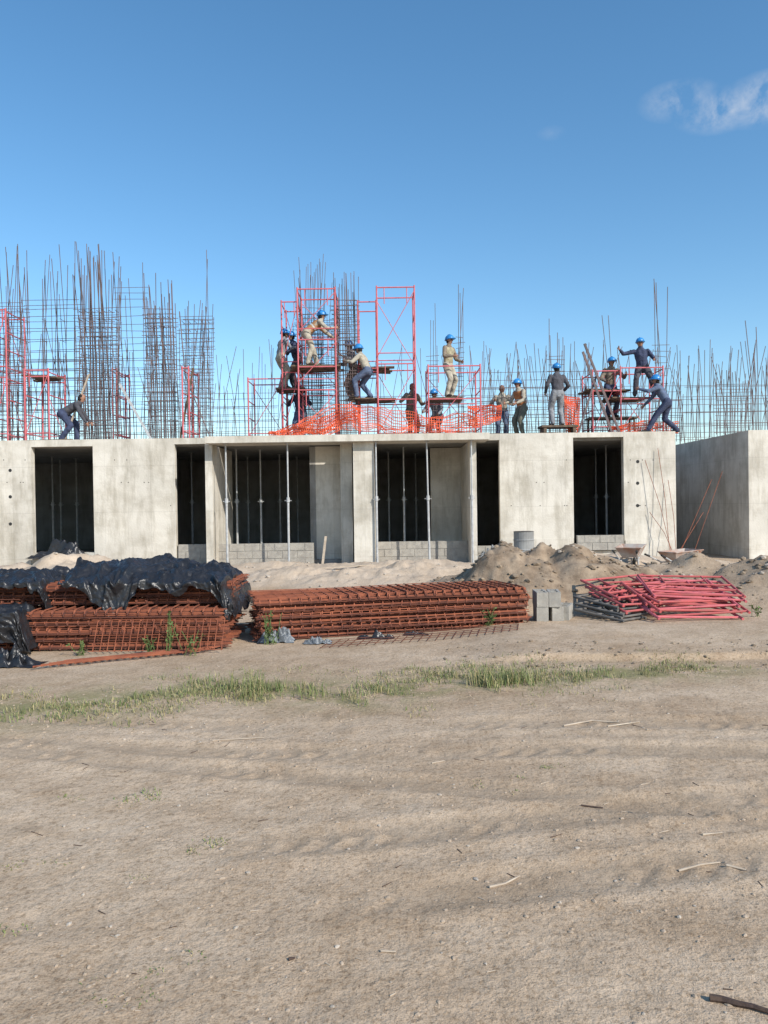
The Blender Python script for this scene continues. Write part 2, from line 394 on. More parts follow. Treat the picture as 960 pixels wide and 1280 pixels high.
rebar(600,740,24.5,(430,475),.15,.2,480,r=.011,lean=.3)
rebar(600,960,26.5,(425,470),.17,.45,485,r=.012,lean=.35)
rebar(687,704,22.6,(398,425),.09,.15,440,r=.012)
rebar(740,850,24,(435,480),.15,.25,490,r=.011,lean=.35)
rebar(710,850,22.8,(450,500),.25,.2,500,r=.011,lean=.4)
rebar(820,833,23,(343,360),.1,.2,430,r=.012)
rebar(764,767,23,(392,400),.1,.2,None,r=.012,name='rebar_bundle',slant=-.05)
rebar(855,1020,22.5,(430,470),.24,.26,480,r=.011,lean=.3)
rebar(895,935,21.6,(462,478),.1,.11,476,r=.011)
rebar(942,948,22,(400,412),.09,.2,None,r=.012,name='rebar_bundle')
rebar(850,1000,25.5,(425,480),.13,.4,500,r=.011,lean=.4)
def bars(lst,name,m,r):
    q=MB()
    for a,b in lst: q.rod(a,b,r,6)
    q.obj(name,[m])
bars([(unproj(225,390,21.4),unproj(232,470,21.3)),(unproj(232,470,21.3),(unproj(262,545,21).x,21.2,TOP))],'leaning_rebar',REBAR,.016)
for a,b,nm,m in (((112,468),(80,545),'leaning_board',PALEW),((150,480),(190,545),'leaning_board',GALV),((730,430),(775,540),'leaning_prop',REBAR),((745,470),(722,545),'leaning_prop',REBAR),((242,460),(225,545),'leaning_board',WOOD),((728,440),(765,520),'leaning_prop',REBAR)):
    p=unproj(*a,21.4); x=unproj(*b,21.2).x
    q=MB(); q.obox((p+Vector((x,21.2,TOP)))/2,(p-Vector((x,21.2,TOP)))/2,Vector((0,.02,0)),Vector((.028,0,.012))); q.obj(nm,[m])
q=MB()
for px0,px1,py in ((806,842,575),(822,838,560),(835,846,600),(812,846,640)):
    p=unproj(px0,py,20.42); x=unproj(px1,690,20).x; q.path([p,((p.x+x)/2+.05,20.25,(p.z)/2+.1),(x,20.0,.02)],.007,5)
for px0,px1,py in ((880,850,600),(893,868,590),(870,846,640)):
    p=unproj(px0,py,21.5); x=unproj(px1,690,20).x; q.rod((p.x,21,p.z),(x,20.2,.02),.007,5)
q.obj('starter_bars',[RUST])
# ---------------- scaffolds
def scaffold(px0,px1,pyt,Y,depth=1.1,planks=(),zb=TOP,name='scaffold',lv=None,m=REDP,wide=0,braces=True):
    q=MB(); x0,x1=unproj(px0,460,Y).x,unproj(px1,460,Y).x; zt=unproj(px0,pyt,Y).z
    nl=max(1,round((zt-zb)/1.6)) if lv is None else lv; hh=(zt-zb)/nl; r=.022
    for x in (x0,x1):
        for y in (Y,Y+depth):
            q.rod((x,y,zb),(x,y,zt),r,8,0)
    for l in range(nl):
        a=zb+l*hh; b=a+hh
        for y in (Y,Y+depth):
            q.rod((x0,y,b-.05),(x1,y,b-.05),r*.85,6,0); q.rod((x0,y,a+.25),(x1,y,a+.25),r*.7,6,0)
        for x in (x0,x1):
            for f in (.12,.38,.64,.95): q.rod((x,Y,a+hh*f),(x,Y+depth,a+hh*f),r*.75,6,0)
        if braces:
            q.rod((x0,Y-.02,a+.15),(x1,Y-.02,b-.15),r*.45,5,0); q.rod((x1,Y+depth,a+.15),(x0,Y+depth,b-.15),r*.45,5,0)
            q.rod((x0+.2*(x1-x0),Y,b-.05),(x0+.2*(x1-x0),Y,b-.5),r*.6,5,0); q.rod((x0+.8*(x1-x0),Y,b-.05),(x0+.8*(x1-x0),Y,b-.5),r*.6,5,0)
    for (a,b,py) in planks:
        z=unproj(a,py,Y).z; xa,xb=unproj(a,py,Y).x,unproj(b,py,Y).x
        for k in range(4):
            y=Y+.06+k*.26; e=random.uniform(-.1,.1)
            q.obox(((xa+xb)/2+e,y+.11,z-.025),Vector(((xb-xa)/2,0,random.uniform(-.02,.02))),Vector((0,.11,0)),Vector((0,0,.02)),1)
        for y in (Y,Y+depth): q.rod((x0,y,z-.07),(x1,y,z-.07),r*.8,6,0)
    q.obj(name,[m,WOOD])
scaffold(373,420,360,21.2,planks=((362,424,456),))
scaffold(353,373,376,21.9,planks=((340,376,484),),lv=2)
scaffold(472,519,358,21.5,planks=((440,492,497),),lv=2)
scaffold(448,471,376,22,lv=2,planks=((446,490,458),),braces=False)
scaffold(535,600,456,21.3,planks=((538,582,496),),lv=1)
scaffold(740,775,462,21.6,planks=((735,790,486),),lv=1)
scaffold(775,828,458,21.4,planks=((762,812,496),),lv=1)
scaffold(-12,9,386,21.2,lv=2); scaffold(31,61,461,21.2,lv=1,planks=((28,60,468),)); scaffold(141,146,460,22,lv=1,braces=False); scaffold(228,236,458,21.15,lv=1,braces=False)
scaffold(310,352,472,22.2,lv=1)
# ---------------- orange safety net
def net(pts_top,pts_bot,Y,name='safety_net',cell=.06,folds=.12,r=.010):
    q=MB(); T=[unproj(a,b,Y) for a,b in pts_top]; B=[unproj(a,b,Y) for a,b in pts_bot]
    L=sum((T[i+1]-T[i]).length for i in range(len(T)-1)); nu=int(L/cell); nvv=max(int((T[0]-B[0]).length/cell),9)
    def at(P,u):
        u=u*(len(P)-1); i=min(int(u),len(P)-2); return P[i].lerp(P[i+1],u-i)
    G=[[None]*(nvv+1) for _ in range(nu+1)]
    for i in range(nu+1):
        for j in range(nvv+1):
            u=i/nu; v=j/nvv; p=at(T,u).lerp(at(B,u),v)
            f=float(fbm(np.array([u*L*2.2]),np.array([v*1.5+3]),3)[0])
            g=float(fbm(np.array([u*L*1.7+9]),np.array([v*2+8]),3)[0])
            z=p+Vector((0,f*folds*4,g*.35-.08*math.sin(u*L*3)**2)); z.z=max(z.z,TOP+.02 if z.y>20.5 else 3.3)
            G[i][j]=z
    for i in range(nu+1): q.path(G[i],r,3)
    for j in range(nvv+1): q.path([G[i][j] for i in range(nu+1)],r*1.2,3)
    q.obj(name,[ORNG])
net([(334,538),(372,526),(405,510),(440,500)],[(340,545),(380,543),(410,540),(440,536)],21.0)
net([(440,501),(480,508),(530,518),(594,522)],[(440,530),(480,538),(530,541),(594,541)],20.95)
net([(585,503),(626,504)],[(586,528),(626,526)],22,r=.015)
net([(706,490),(726,494)],[(708,540),(724,540)],21.5,r=.015)
net([(765,530),(800,524),(848,527)],[(765,542),(800,542),(848,543)],21.2)
net([(336,541),(395,522),(450,508)],[(336,543),(395,541),(450,524)],21.15)
# ---------------- workers
SKINM=mat('skin',(.33,.17,.11),(.26,.13,.085),rough=.6)
HAIR=mat('hair',(.015,.012,.01)); BOOT=mat('boot_leather',(.06,.045,.035)); EYE_M=mat('eye_dark',(.03,.02,.02)); LIP=mat('lip',(.22,.08,.07))
HELM=mat('blue_helmet',(.03,.24,.58),(.03,.20,.5),rough=.35)
_cl={}
def cloth(c):
    if c not in _cl: _cl[c]=mat('cloth',c,tuple(x*.65 for x in c),scale=9,bump=.5,bscale=18)
    return _cl[c]
def ik(a,t,l1,l2,pole):
    a=Vector(a);t=Vector(t);d=t-a; D=d.length
    if D>(l1+l2)*.995: t=a+d.normalized()*(l1+l2)*.995; d=t-a; D=d.length
    u=d.normalized(); x=(l1*l1-l2*l2+D*D)/(2*D); h=math.sqrt(max(l1*l1-x*x,0))
    p=Vector(pole); p=p-u*p.dot(u)
    if p.length<1e-3: p=u.orthogonal()
    return a+u*x+p.normalized()*h, t
def worker(loc,yaw,shirt,pants,lean=5,hip=.93,lh=(-.25,.15,.85),rh=(.25,.15,.85),lf=(-.12,0,0),rf=(.12,.02,0),side=0,head=0,vest=None,helmet=True):
    tl=math.radians(lean); ts=math.radians(side)
    tv=Vector((math.sin(ts),math.sin(tl),math.cos(tl))).normalized()
    P=Vector((0,-.10*math.sin(tl)*2,hip)); X=Vector((1,0,0))
    b=MB(); seg=[]
    def add(pts,r,lab,side=None,rb=None):
        b.capsule(pts,r,12,side,rb)
        for i in range(len(pts)-1): seg.append((Vector(pts[i]),Vector(pts[i+1]),min(r[i],rb[i]) if rb else r[i],lab))
    add([P-tv*.06,P+tv*.04],[.155,.17],1,X,[.115,.12])
    add([P+tv*.08,P+tv*.2,P+tv*.33,P+tv*.43,P+tv*.49],[.165,.165,.185,.178,.11],0,X,[.122,.12,.132,.115,.078])
    nb=P+tv*.51; hd=math.radians(lean*.55+head); hv=Vector((math.sin(ts)*.5,math.sin(hd),math.cos(hd)))
    fw=Vector((0,math.cos(hd),-math.sin(hd)))
    add([nb-tv*.03,nb+hv*.07],[.06,.056],2)
    hc=nb+hv*.16+fw*.02
    add([hc-hv*.07+fw*.02,hc-hv*.01,hc+hv*.05],[.054,.077,.075],2,X,[.064,.094,.092])
    hands=[]
    for s,h in ((-1,lh),(1,rh)):
        sh=P+tv*.44+X*s*.185; el,wr=ik(sh,h,.29,.26,(s*.5,-.6,-.5))
        add([sh,sh.lerp(el,.5),el],[.07,.064,.055],0); add([el,el.lerp(wr,.4),wr],[.054,.051,.038],0)
        hands.append((el,wr,s))
    for s,f in ((-1,lf),(1,rf)):
        hp=P-tv*.03+X*s*.09; an=Vector(f)+Vector((0,0,.09)); kn,an=ik(hp,an,.44,.43,(s*.15,1,.1))
        add([hp,hp.lerp(kn,.5),kn],[.107,.096,.079],1); add([kn,kn.lerp(an,.35),an],[.078,.076,.066],1)
        add([an+Vector((0,-.03,-.035)),an+Vector((s*.01,.07,-.045)),an+Vector((s*.02,.16,-.052))],[.046,.048,.04],3,X,[.046,.042,.034])
    o=b.obj('tmp',[]); md=o.modifiers.new('r','REMESH'); md.mode='VOXEL'; md.voxel_size=.018
    m2=o.modifiers.new('s','SMOOTH'); m2.factor=.6; m2.iterations=4
    dg=bpy.context.evaluated_depsgraph_get(); ev=o.evaluated_get(dg); em=ev.to_mesh()
    n=len(em.vertices); vc=np.empty(n*3); em.vertices.foreach_get('co',vc); vc=vc.reshape(-1,3)
    polys=[tuple(p.vertices) for p in em.polygons]; ev.to_mesh_clear(); bpy.data.objects.remove(o)
    nr=fbm(vc[:,0]*14+vc[:,1]*7,vc[:,2]*10+vc[:,1]*9,3)
    cen=np.array([vc[list(p)].mean(0) for p in polys])
    best=np.full(len(cen),9.); lab=np.zeros(len(cen),int)
    for a,c,r,l in seg:
        a=np.array(a);c=np.array(c);d=c-a; tt=np.clip(((cen-a)@d)/(d@d),0,1); dist=np.linalg.norm(cen-(a+tt[:,None]*d),axis=1)-r
        k=dist<best; best[k]=dist[k]; lab[k]=l
    foldm=np.zeros(n)
    for p,l in zip(polys,lab):
        if l in(0,1):
            for i in p: foldm[i]=1
    vc=vc+ (nr*foldm*.05)[:,None]*np.array([[.8,.8,.1]])
    q=MB(); q.V=[tuple(v) for v in vc]; q.F=polys; q.M=[int(l) for l in lab]
    if vest:
        for i,l in enumerate(lab):
            if l==0:
                d=Vector(cen[i])-P; a=d.dot(tv)
                if .05<a<.46 and abs(d.x-tv.x*a)<.17: q.M[i]=8
                if .2<a<.24 and abs(d.x)<.17: q.M[i]=9
    for el,wr,s in hands:
        d=(wr-el).normalized(); sd=Vector((0,1,0)) if abs(d.y)<.8 else Vector((0,0,1)); sd=(sd-d*sd.dot(d)).normalized(); nm=d.cross(sd)
        q.capsule([wr-d*.01,wr+d*.03,wr+d*.085],[.026,.038,.04],8,sd,[.02,.018,.015],2)
        for k,(off,ln) in enumerate(((-.03,.062),(-.01,.074),(.01,.07),(.03,.055))):
            p0=wr+d*.085+sd*off; c=nm*(-s)
            p1=p0+(d*.9+c*.35).normalized()*ln*.45; p2=p1+(d*.5+c*.8).normalized()*ln*.35; p3=p2+(d*-.1+c).normalized()*ln*.3
            q.path([p0,p1,p2,p3],[.0095,.009,.008,.006],6,2)
        p0=wr+d*.03+sd*.034; p1=p0+(d*.5+sd*.8).normalized()*.04; p2=p1+(d*.9+sd*.25).normalized()*.03
        q.path([p0,p1,p2],[.012,.0105,.007],6,2)
    for s in(-1,1):
        e=hc+X*s*.03+fw*.09; q.capsule([e-X*.006,e+X*.006],[.008,.008],6,m=6)
        e=hc+X*s*.078-fw*.005-hv*.01; q.capsule([e+hv*.018,e-hv*.015],[.014,.01],6,fw,[.014,.01],m=2)
    q.path([hc+fw*.088+hv*.005,hc+fw*.114-hv*.025,hc+fw*.09-hv*.035],[.008,.014,.01],6,2)
    q.capsule([hc+fw*.085-hv*.062-X*.02,hc+fw*.085-hv*.062+X*.02],[.006,.006],6,m=7)
    q.capsule([hc-fw*.03-hv*.035,hc-fw*.015+hv*.04],[.076,.078],12,X,[.072,.085],m=4)
    if helmet:
        R=[(.02,.118,.138),(.045,.117,.136),(.08,.108,.125),(.11,.089,.104),(.135,.06,.07),(.146,.02,.025)]
        q.path([hc+hv*z for z,_,_ in R],[a for _,a,_ in R],18,5,X,[c for _,_,c in R])
        q.path([hc+hv*.016+fw*.02,hc+hv*.028+fw*.018],[.13,.128],18,5,X,[.175,.165])
        q.path([hc+hv*.148-fw*.07,hc+hv*.155,hc+hv*.128+fw*.08],[.012]*3,6,5)
    o=q.obj('construction_worker',[cloth(shirt),cloth(pants),SKINM,BOOT,HAIR,HELM,EYE_M,LIP,cloth(vest or shirt),cloth((.6,.6,.55))],smooth=True)
    o.location=loc; o.rotation_euler=(0,0,math.radians(yaw)); return o
CREAM=(.44,.40,.32);NAVY=(.045,.06,.12);GREY=(.26,.27,.29);DARK=(.07,.07,.085);BROWN=(.24,.19,.14);JEAN=(.11,.15,.24);OLIVE=(.16,.16,.12)
def ond(px,Y): p=unproj(px,545,Y); p.z=TOP; return p
def onp(px,ref,py,Y,Yp):
    """feet on the plank set out at (ref,py) of the scaffold at Yp"""
    p=unproj(px,py,Y); p.z=unproj(ref,py,Yp).z; return p
worker(onp(353,340,484,22.3,21.9),-60,GREY,CREAM,lean=12,lh=(-.2,.4,1.15),rh=(.2,.4,1.2))
worker(onp(391,362,456,21.5,21.2),-78,CREAM,CREAM,lean=52,head=-25,lh=(-.2,.62,.85),rh=(.15,.62,1.05),lf=(-.15,.15,0),rf=(.15,-.15,0),vest=(.42,.22,.1))
worker(ond(376,22.8),160,NAVY,JEAN,lean=8,lh=(-.3,.3,1.1),rh=(.25,.3,1.2))
worker(onp(370,340,484,22.7,21.9),110,NAVY,DARK,lean=14,lh=(-.2,.35,1.1),rh=(.2,.35,1.25))
worker(onp(441,440,497,22.3,21.5),110,GREY,BROWN,lean=10,lh=(-.2,.35,1.25),rh=(.25,.35,1.1))
worker(onp(457,440,497,21.75,21.5),70,CREAM,JEAN,lean=25,hip=.78,lh=(-.25,.5,1.05),rh=(.2,.45,1.0),lf=(-.15,.2,0),rf=(.15,-.1,0))
worker(onp(561,538,496,21.6,21.3),-130,BROWN,CREAM,lean=4,lh=(-.2,.3,1.0),rh=(.22,.32,1.1),vest=(.4,.36,.24))
worker(ond(697,21.5)+Vector((0,0,.28)),10,DARK,GREY,lean=3,lh=(-.27,.18,.95),rh=(.27,.2,1.0),lf=(-.14,0,0),rf=(.14,0,0))
worker(onp(763,735,486,22.3,21.6)+Vector((0,0,-.75)),-170,BROWN,NAVY,lean=8,lh=(-.3,.35,1.2),rh=(.3,.3,1.0))
worker(onp(803,762,496,21.7,21.4),165,NAVY,DARK,lean=10,hip=.86,side=6,lh=(-.3,.3,1.0),rh=(.62,.3,1.33),lf=(-.3,.0,0),rf=(.22,.2,0))
worker(ond(829,21.0),70,JEAN,NAVY,lean=30,head=-15,hip=.84,lh=(-.2,.6,1.2),rh=(.3,.5,.8),lf=(-.15,.4,0),rf=(.12,-.35,0))
worker(ond(88,21.3),-80,DARK,NAVY,lean=60,hip=.8,head=-20,lh=(-.15,.55,.5),rh=(.2,.5,.45),lf=(-.12,.15,0),rf=(.15,-.2,0),helmet=False)
worker(ond(651,22.4)+Vector((0,0,.003)),120,CREAM,OLIVE,lean=12,lh=(-.25,.35,1.0),rh=(.25,.35,1.05),vest=(.5,.2,.07))
worker(ond(546,23.2),150,GREY,DARK,lean=20,hip=.8,lh=(-.25,.4,.8),rh=(.25,.4,.9))
worker(ond(515,22.8),-150,BROWN,OLIVE,lean=6,lh=(-.25,.3,1.1),rh=(.25,.2,1.3),helmet=False)
worker(ond(628,23.4),170,CREAM,JEAN,lean=10,lh=(-.25,.35,1.1),rh=(.25,.35,1.2),helmet=False)
q=MB(); p=ond(697,21.5); q.quadbox(p.x-.5,p.x+.5,p.y-.3,p.y+.3,TOP+.22,TOP+.278)
for sx in(-.4,.4): q.quadbox(p.x+sx-.04,p.x+sx+.04,p.y-.28,p.y+.28,TOP+.002,TOP+.218)
q.obj('work_platform',[WOOD])
p=onp(763,735,486,22.3,21.6)+Vector((0,0,-.75)); q=MB(); q.quadbox(p.x-.7,p.x+.7,p.y-.25,p.y+.25,p.z-.045,p.z-.002)
for sx in(-.6,.6):
    for sy in (-.2,.2): q.rod((p.x+sx,p.y+sy,TOP),(p.x+sx,p.y+sy,p.z-.047),.03,6)
q.obj('work_platform',[WOOD])
# ---------------- rusty mesh stacks
def stack(name,x0,y0,L,D,ang,rows,rowh,zb,mats=(RUST,RUST2),sp=.12,nest=4):
    q=MB(); c,s=math.cos(ang),math.sin(ang)
    def T(u,v,z):
        X=x0+u*c-v*s; Y=y0+u*s+v*c; return Vector((X,Y,zb+z))
    n=int(L/sp)
    for k in range(rows):
        ju=random.uniform(-.05,.05); jv=random.uniform(-.02,.03); tz=random.uniform(-.006,.006)
        for t in range(nest):
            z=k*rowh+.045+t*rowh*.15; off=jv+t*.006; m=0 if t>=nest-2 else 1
            du=random.uniform(-.014,.014)
            for i in range(n+1):
                u=ju+du+i*sp+random.uniform(-.006,.006); zz=z+random.uniform(-.004,.004)+.010*math.sin(u*1.3+k)+tz*u
                q.path([T(u,off-.006,zz-.045),T(u,off-.028,zz-.02),T(u,off-.018,zz+.002),T(u,off+.05,zz+.010),T(u,D+off,zz)],.0085,4,m)
            for v in (-.022,.03,.12,.25,.4,.55,.7,.85,1):
                vv=off+(v*D if v>.1 else v); zz=z+(.01 if v>.01 else -.02)
                q.path([T(ju-.04+random.uniform(-.03,.03),vv,zz),T(L*.33,vv,zz+random.uniform(-.012,.012)),T(L*.66,vv,zz+random.uniform(-.012,.012)),T(L+ju+random.uniform(-.03,.05),vv,zz)],.0068,4,m)
    return q.obj(name,list(mats))
a=gr(326,803); b=gr(658,784)
ang=math.atan2(b.y-a.y,b.x-a.x)
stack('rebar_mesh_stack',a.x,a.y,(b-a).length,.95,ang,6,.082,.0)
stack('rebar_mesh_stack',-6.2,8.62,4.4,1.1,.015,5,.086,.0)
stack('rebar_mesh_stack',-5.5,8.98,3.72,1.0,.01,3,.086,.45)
q=MB()
p=gr(40,838); x1=gr(245,818)
for i in range(22):
    u=i/21; X=p.x+(x1.x-p.x)*u; Y=p.y+(x1.y-p.y)*u
    q.path([(X,Y,hz(X,Y)+.03),(X+.2,Y+.28,hz(X+.2,Y+.28)+.035)],.006,4)
for j in range(5):
    v=j/4; q.path([(p.x+.2*v,p.y+.28*v,hz(p.x+.2*v,p.y+.28*v)+.04),(x1.x+.2*v,x1.y+.28*v,hz(x1.x,x1.y)+.04)],.006,4)
q.obj('rebar_mesh_panel',[RUST])
q=MB()
for i in range(19):
    X=-3.2+i*.078; q.path([(X,8.42,.03),(X+.02,8.55,.36)],.005,4)
for j in range(5): q.path([(-3.25,8.42+j*.032,.04+j*.08),(-1.78,8.42+j*.032,.04+j*.08)],.005,4)
q.obj('rebar_mesh_panel',[RUST])
q=MB()
p=gr(400,812)
for i in range(24):
    X=p.x+i*.1; Y=p.y+i*.028; q.path([(X,Y,hz(X,Y)+.008),(X+.1,Y+.5,hz(X+.1,Y+.5)+.008)],.004,4)
for j in range(4): q.path([(p.x+.03*j,p.y+.15*j,hz(p.x,p.y+.15*j)+.014),(p.x+2.3+.03*j,p.y+.65+.15*j,hz(p.x+2.3,p.y+.65+.15*j)+.014)],.004,4)
q.obj('rebar_mesh_panel',[RUST2])
# ---------------- tarpaulins
def tarp(name,x0,x1,yb,yf,zt,dropf,dropr,dropl=None,heap=.16,seed=0,m=PLAST,nx=190,nv_=130):
    over=.5
    us=np.linspace(x0-(over if dropl else 0),x1+over,nx); vs=np.linspace(0,1,nv_)
    U,V=np.meshgrid(us,vs,indexing='ij'); D=(yb-yf)
    drop=np.array([dropf(x) for x in us])[:,None]
    s=V*(D+drop); Y=np.where(s<D,yb-s,yf-(s-D)*.12); down=np.clip(s-D,0,9)
    dr=np.clip(U-x1,0,9)
    X=np.where(U>x1,x1+dr*.3,U)
    inn=smooth(0,.15,(x1-U))*smooth(0,.2,D-s)
    Z=zt+heap*np.clip(fbm(U*1.9+seed,V*2.6+seed,3)+.25,0,1)*1.8*inn*(.5+.5*smooth(.0,.5,1-V))-down*.97-dr*dropr
    def ridge(a,b):
        n=fbm(a,b,3); return 1-np.clip(np.abs(n)*7,0,1)
    r1=ridge(U*3.1+V*2.3+seed,V*4.5-U*1.2); r2=ridge(U*6.5-V*5+seed,V*6+U*2); r3=ridge(U*13+seed,V*11+U*4)
    Z=Z+.05*r1+.028*r2+.012*r3-.015; Y=Y-(.05*r1+.03*r2+.012*r3)*smooth(D-.1,D+.05,s)-.035
    X=X+.05*fbm(U*4,V*4+seed,3)*2
    Z=np.maximum(Z,.015+.05*r1)
    q=MB(); q.grid(np.stack([X,Y,Z],-1)); o=q.obj(name,[m],smooth=True); return o
def n1(x,s): return float(fbm(np.array([x*s]),np.array([.7]),4)[0])
def df(x):
    v=.05+.5*max(0,n1(x,3.1))
    v+=.28*math.exp(-((x+3.1)/.2)**2)+.33*math.exp(-((x+1.75)/.2)**2)+.12*math.exp(-((x+2.4)/.15)**2)
    return v
tarp('black_tarpaulin',-3.75,-1.85,10.2,8.9,.735,df,.8,heap=.24,seed=3)
tarp('black_tarpaulin',-6.0,-3.95,9.9,8.9,.735,lambda x:.05+.5*max(0,n1(x+3,3)),.9,heap=.12,seed=8)
tarp('black_tarpaulin',-5.6,-4.02,8.9,8.5,.46,lambda x:.33+.5*max(0,n1(x+9,4)),.9,heap=.05,seed=12,nx=90,nv_=70)
def crumple(name,c,sx,sy,h,m,seed):
    u=np.linspace(-1,1,44);U,V=np.meshgrid(u,u,indexing='ij')
    Z=h*(np.abs(fbm(U*2+seed,V*2,4))*3)*np.clip(1.15-np.hypot(U,V),0,1)+.005
    X=c[0]+sx*(U+.25*fbm(U*3+seed,V*3,3)); Y=c[1]+sy*(V+.3*fbm(U*3,V*3+seed,3))
    q=MB(); q.grid(np.stack([X,Y,Z+c[2]],-1)); q.obj(name,[m],smooth=True)
for (px,py,sx,sy,h,m,sd) in ((345,803,.22,.10,.28,PLASTG,1),(398,805,.16,.08,.16,PLASTG,5),(470,799,.22,.07,.12,PLAST,9),(520,795,.15,.06,.1,PLAST,14),(15,832,.3,.15,.3,PLAST,4)):
    p=gr(px,py); crumple('plastic_sheet',(p.x,p.y,hz(p.x,p.y)),sx,sy,h,m,sd)
p=unproj(78,690,20.35); crumple('plastic_sheet',(p.x,20.25,.3),.85,.3,.5,PLAST,21)
p=unproj(612,690,20.3); crumple('plastic_sheet',(p.x,20.3,.1),.4,.15,.5,PLASTG,25)
# ---------------- concrete blocks
def cblock(q,x,y,z,rz,m=0):
    c,s=math.cos(rz),math.sin(rz); ax=Vector((c,s,0)); ay=Vector((-s,c,0)); az=Vector((0,0,1)); o=Vector((x,y,z+.095))
    for sgn in(-1,1): q.obox(o+ay*sgn*.06,ax*.195,ay*.015,az*.095,m)
    for k in(-1,0,1): q.obox(o+ax*k*.176,ax*.0185,ay*.0445,az*.0945,m)
q=MB(); p=gr(688,782); x,y=p.x,p.y; z=hz(x,y)-.01
for (dx,dy,r,rz) in ((-.09,0,0,1.5),(.09,.02,0,1.62),(-.09,.01,1,1.53),(.08,.0,1,1.45),(.25,.08,0,1.2)):
    cblock(q,x+dx,y+dy+.15,z+r*.193,rz)
q.obj('concrete_blocks',[BLOCK])
# ---------------- pile of scaffold frames
pile=empty('scaffold_frame_pile')
def frame(c,rz,tilt,roll,Wd,Ht,m,nm='scaffold_frame'):
    M=Matrix.Translation(c)@Matrix.Rotation(rz,4,'Z')@Matrix.Rotation(tilt,4,'X')@Matrix.Rotation(roll,4,'Y')
    q=MB(); T=lambda x,y:M@Vector((x,y,0)); r=.018
    q.rod(T(-Wd/2,0),T(-Wd/2,Ht),r,8);q.rod(T(Wd/2,0),T(Wd/2,Ht),r,8)
    for f in(.06,.3,.55,.97): q.rod(T(-Wd/2,Ht*f),T(Wd/2,Ht*f),r*.85,8)
    for x in (-.25,.25): q.rod(T(x*Wd,Ht*.55),T(x*Wd,Ht*.97),r*.7,6)
    q.rod(T(-Wd/2,Ht*.3),T(-Wd/4,Ht*.55),r*.6,6); q.rod(T(Wd/2,Ht*.3),T(Wd/4,Ht*.55),r*.6,6)
    q.obj(nm,[m],pile)
pc=gr(884,783)
GREYP=mat('dark_grey_frame_paint',(.09,.085,.08),(.17,.15,.13),scale=8)  # dark grey mottled paint for the smaller frames
for i in range(8):
    frame(Vector((pc.x+random.uniform(-.1,.1),pc.y+.03+i*.05,hz(pc.x,pc.y)+.03+i*.035)),random.uniform(-.16,.2),math.radians(11+random.uniform(-3,4)),random.uniform(-.06,.06),1.15,1.05,RED if i%3 else REDP)
for i in range(4):
    frame(Vector((pc.x-.38+random.uniform(-.12,.12),pc.y+.3+i*.09,.18+i*.05)),random.uniform(.1,.4),math.radians(9),random.uniform(-.08,.08),1.0,1.0,RED)
for i in range(5):
    frame(Vector((pc.x-.85+random.uniform(-.06,.08),pc.y+.12+i*.08,hz(pc.x-.8,pc.y)+.02+i*.035)),random.uniform(.1,.7),math.radians(6),random.uniform(-.06,.06),.5,.75,GREYP)
# ---------------- drum and wheelbarrows
q=MB(); p=unproj(655,690,18.6); z=hz(p.x,18.6)+.08
prof=[(0,.22),(.02,.24),(.2,.24),(.215,.252),(.24,.24),(.42,.24),(.435,.252),(.46,.24),(.62,.24),(.635,.25)]
q.path([(p.x,18.6,z+h*1.05) for h,_ in prof],[r for _,r in prof],24); q.path([(p.x,18.6,z+.67),(p.x,18.6,z+.55)],[.235,.2],24,1)  # dark disc on the drum top, coloured as the shade inside it
q.obj('steel_drum',[DRUMM,HOLE_SHADE],smooth=False)
q=MB(); x=p.x
q.quadbox(x-.45,x+.45,18.25,18.95,-.1,z-.003); q.obj('concrete_footing',[CONC2])
def barrow(x,y,z,rz,sc=.8):
    M=Matrix.Translation((x,y,z))@Matrix.Rotation(rz,4,'Z')@Matrix.Scale(sc,4); q=MB(); T=lambda a,b,c:M@Vector((a,b,c))
    lo=[(-.3,-.16,.32),(.28,-.16,.3),(.28,.16,.3),(-.3,.16,.32)]; hi=[(-.45,-.3,.56),(.5,-.3,.6),(.5,.3,.6),(-.45,.3,.56)]
    n=len(q.V); q.V+=[tuple(T(*v)) for v in lo+hi]+[tuple(T(v[0]*.97,v[1]*.96,v[2]+.012)) for v in lo]+[tuple(T(v[0]*.97,v[1]*.96,v[2])) for v in hi]
    q.F.append((n,n+3,n+2,n+1)); q.M.append(0); q.F.append((n+8,n+9,n+10,n+11)); q.M.append(0)
    for i in range(4):
        j=(i+1)%4; q.F+=[(n+i,n+j,n+4+j,n+4+i),(n+8+j,n+8+i,n+12+i,n+12+j),(n+4+i,n+4+j,n+12+j,n+12+i)]; q.M+=[0]*3
    for i in range(4): q.rod(T(*hi[i]),T(*hi[(i+1)%4]),.012,6,0)
    for s in(-1,1):
        q.path([T(.62,s*.05,.2),T(.2,s*.17,.285),T(-.4,s*.22,.3),T(-.85,s*.27,.5)],.015,8,1)
        q.path([T(-.1,s*.19,.29),T(-.25,s*.22,.0),T(-.42,s*.22,.29)],.012,6,1)
        q.rod(T(-.75,s*.258,.46),T(-.9,s*.275,.52),.02,8,2)
    pts=[T(.62+.17*math.cos(a),0,.19+.17*math.sin(a)) for a in np.linspace(0,2*math.pi,21)]
    q.path(pts,.03,8,2); q.rod(T(.62,-.06,.19),T(.62,.06,.19),.025,8,1)
    for a in range(6): q.rod(T(.62,0,.19),T(.62+.15*math.cos(a*1.05),0,.19+.15*math.sin(a*1.05)),.010,5,1)
    q.obj('wheelbarrow',[TRAY,GALV,RUBBER])
for px,Y,rz in ((789,15.4,1.1),(850,15.6,.45)):
    x=unproj(px,700,Y).x; barrow(x,Y,hz(x,Y)-.01,rz)
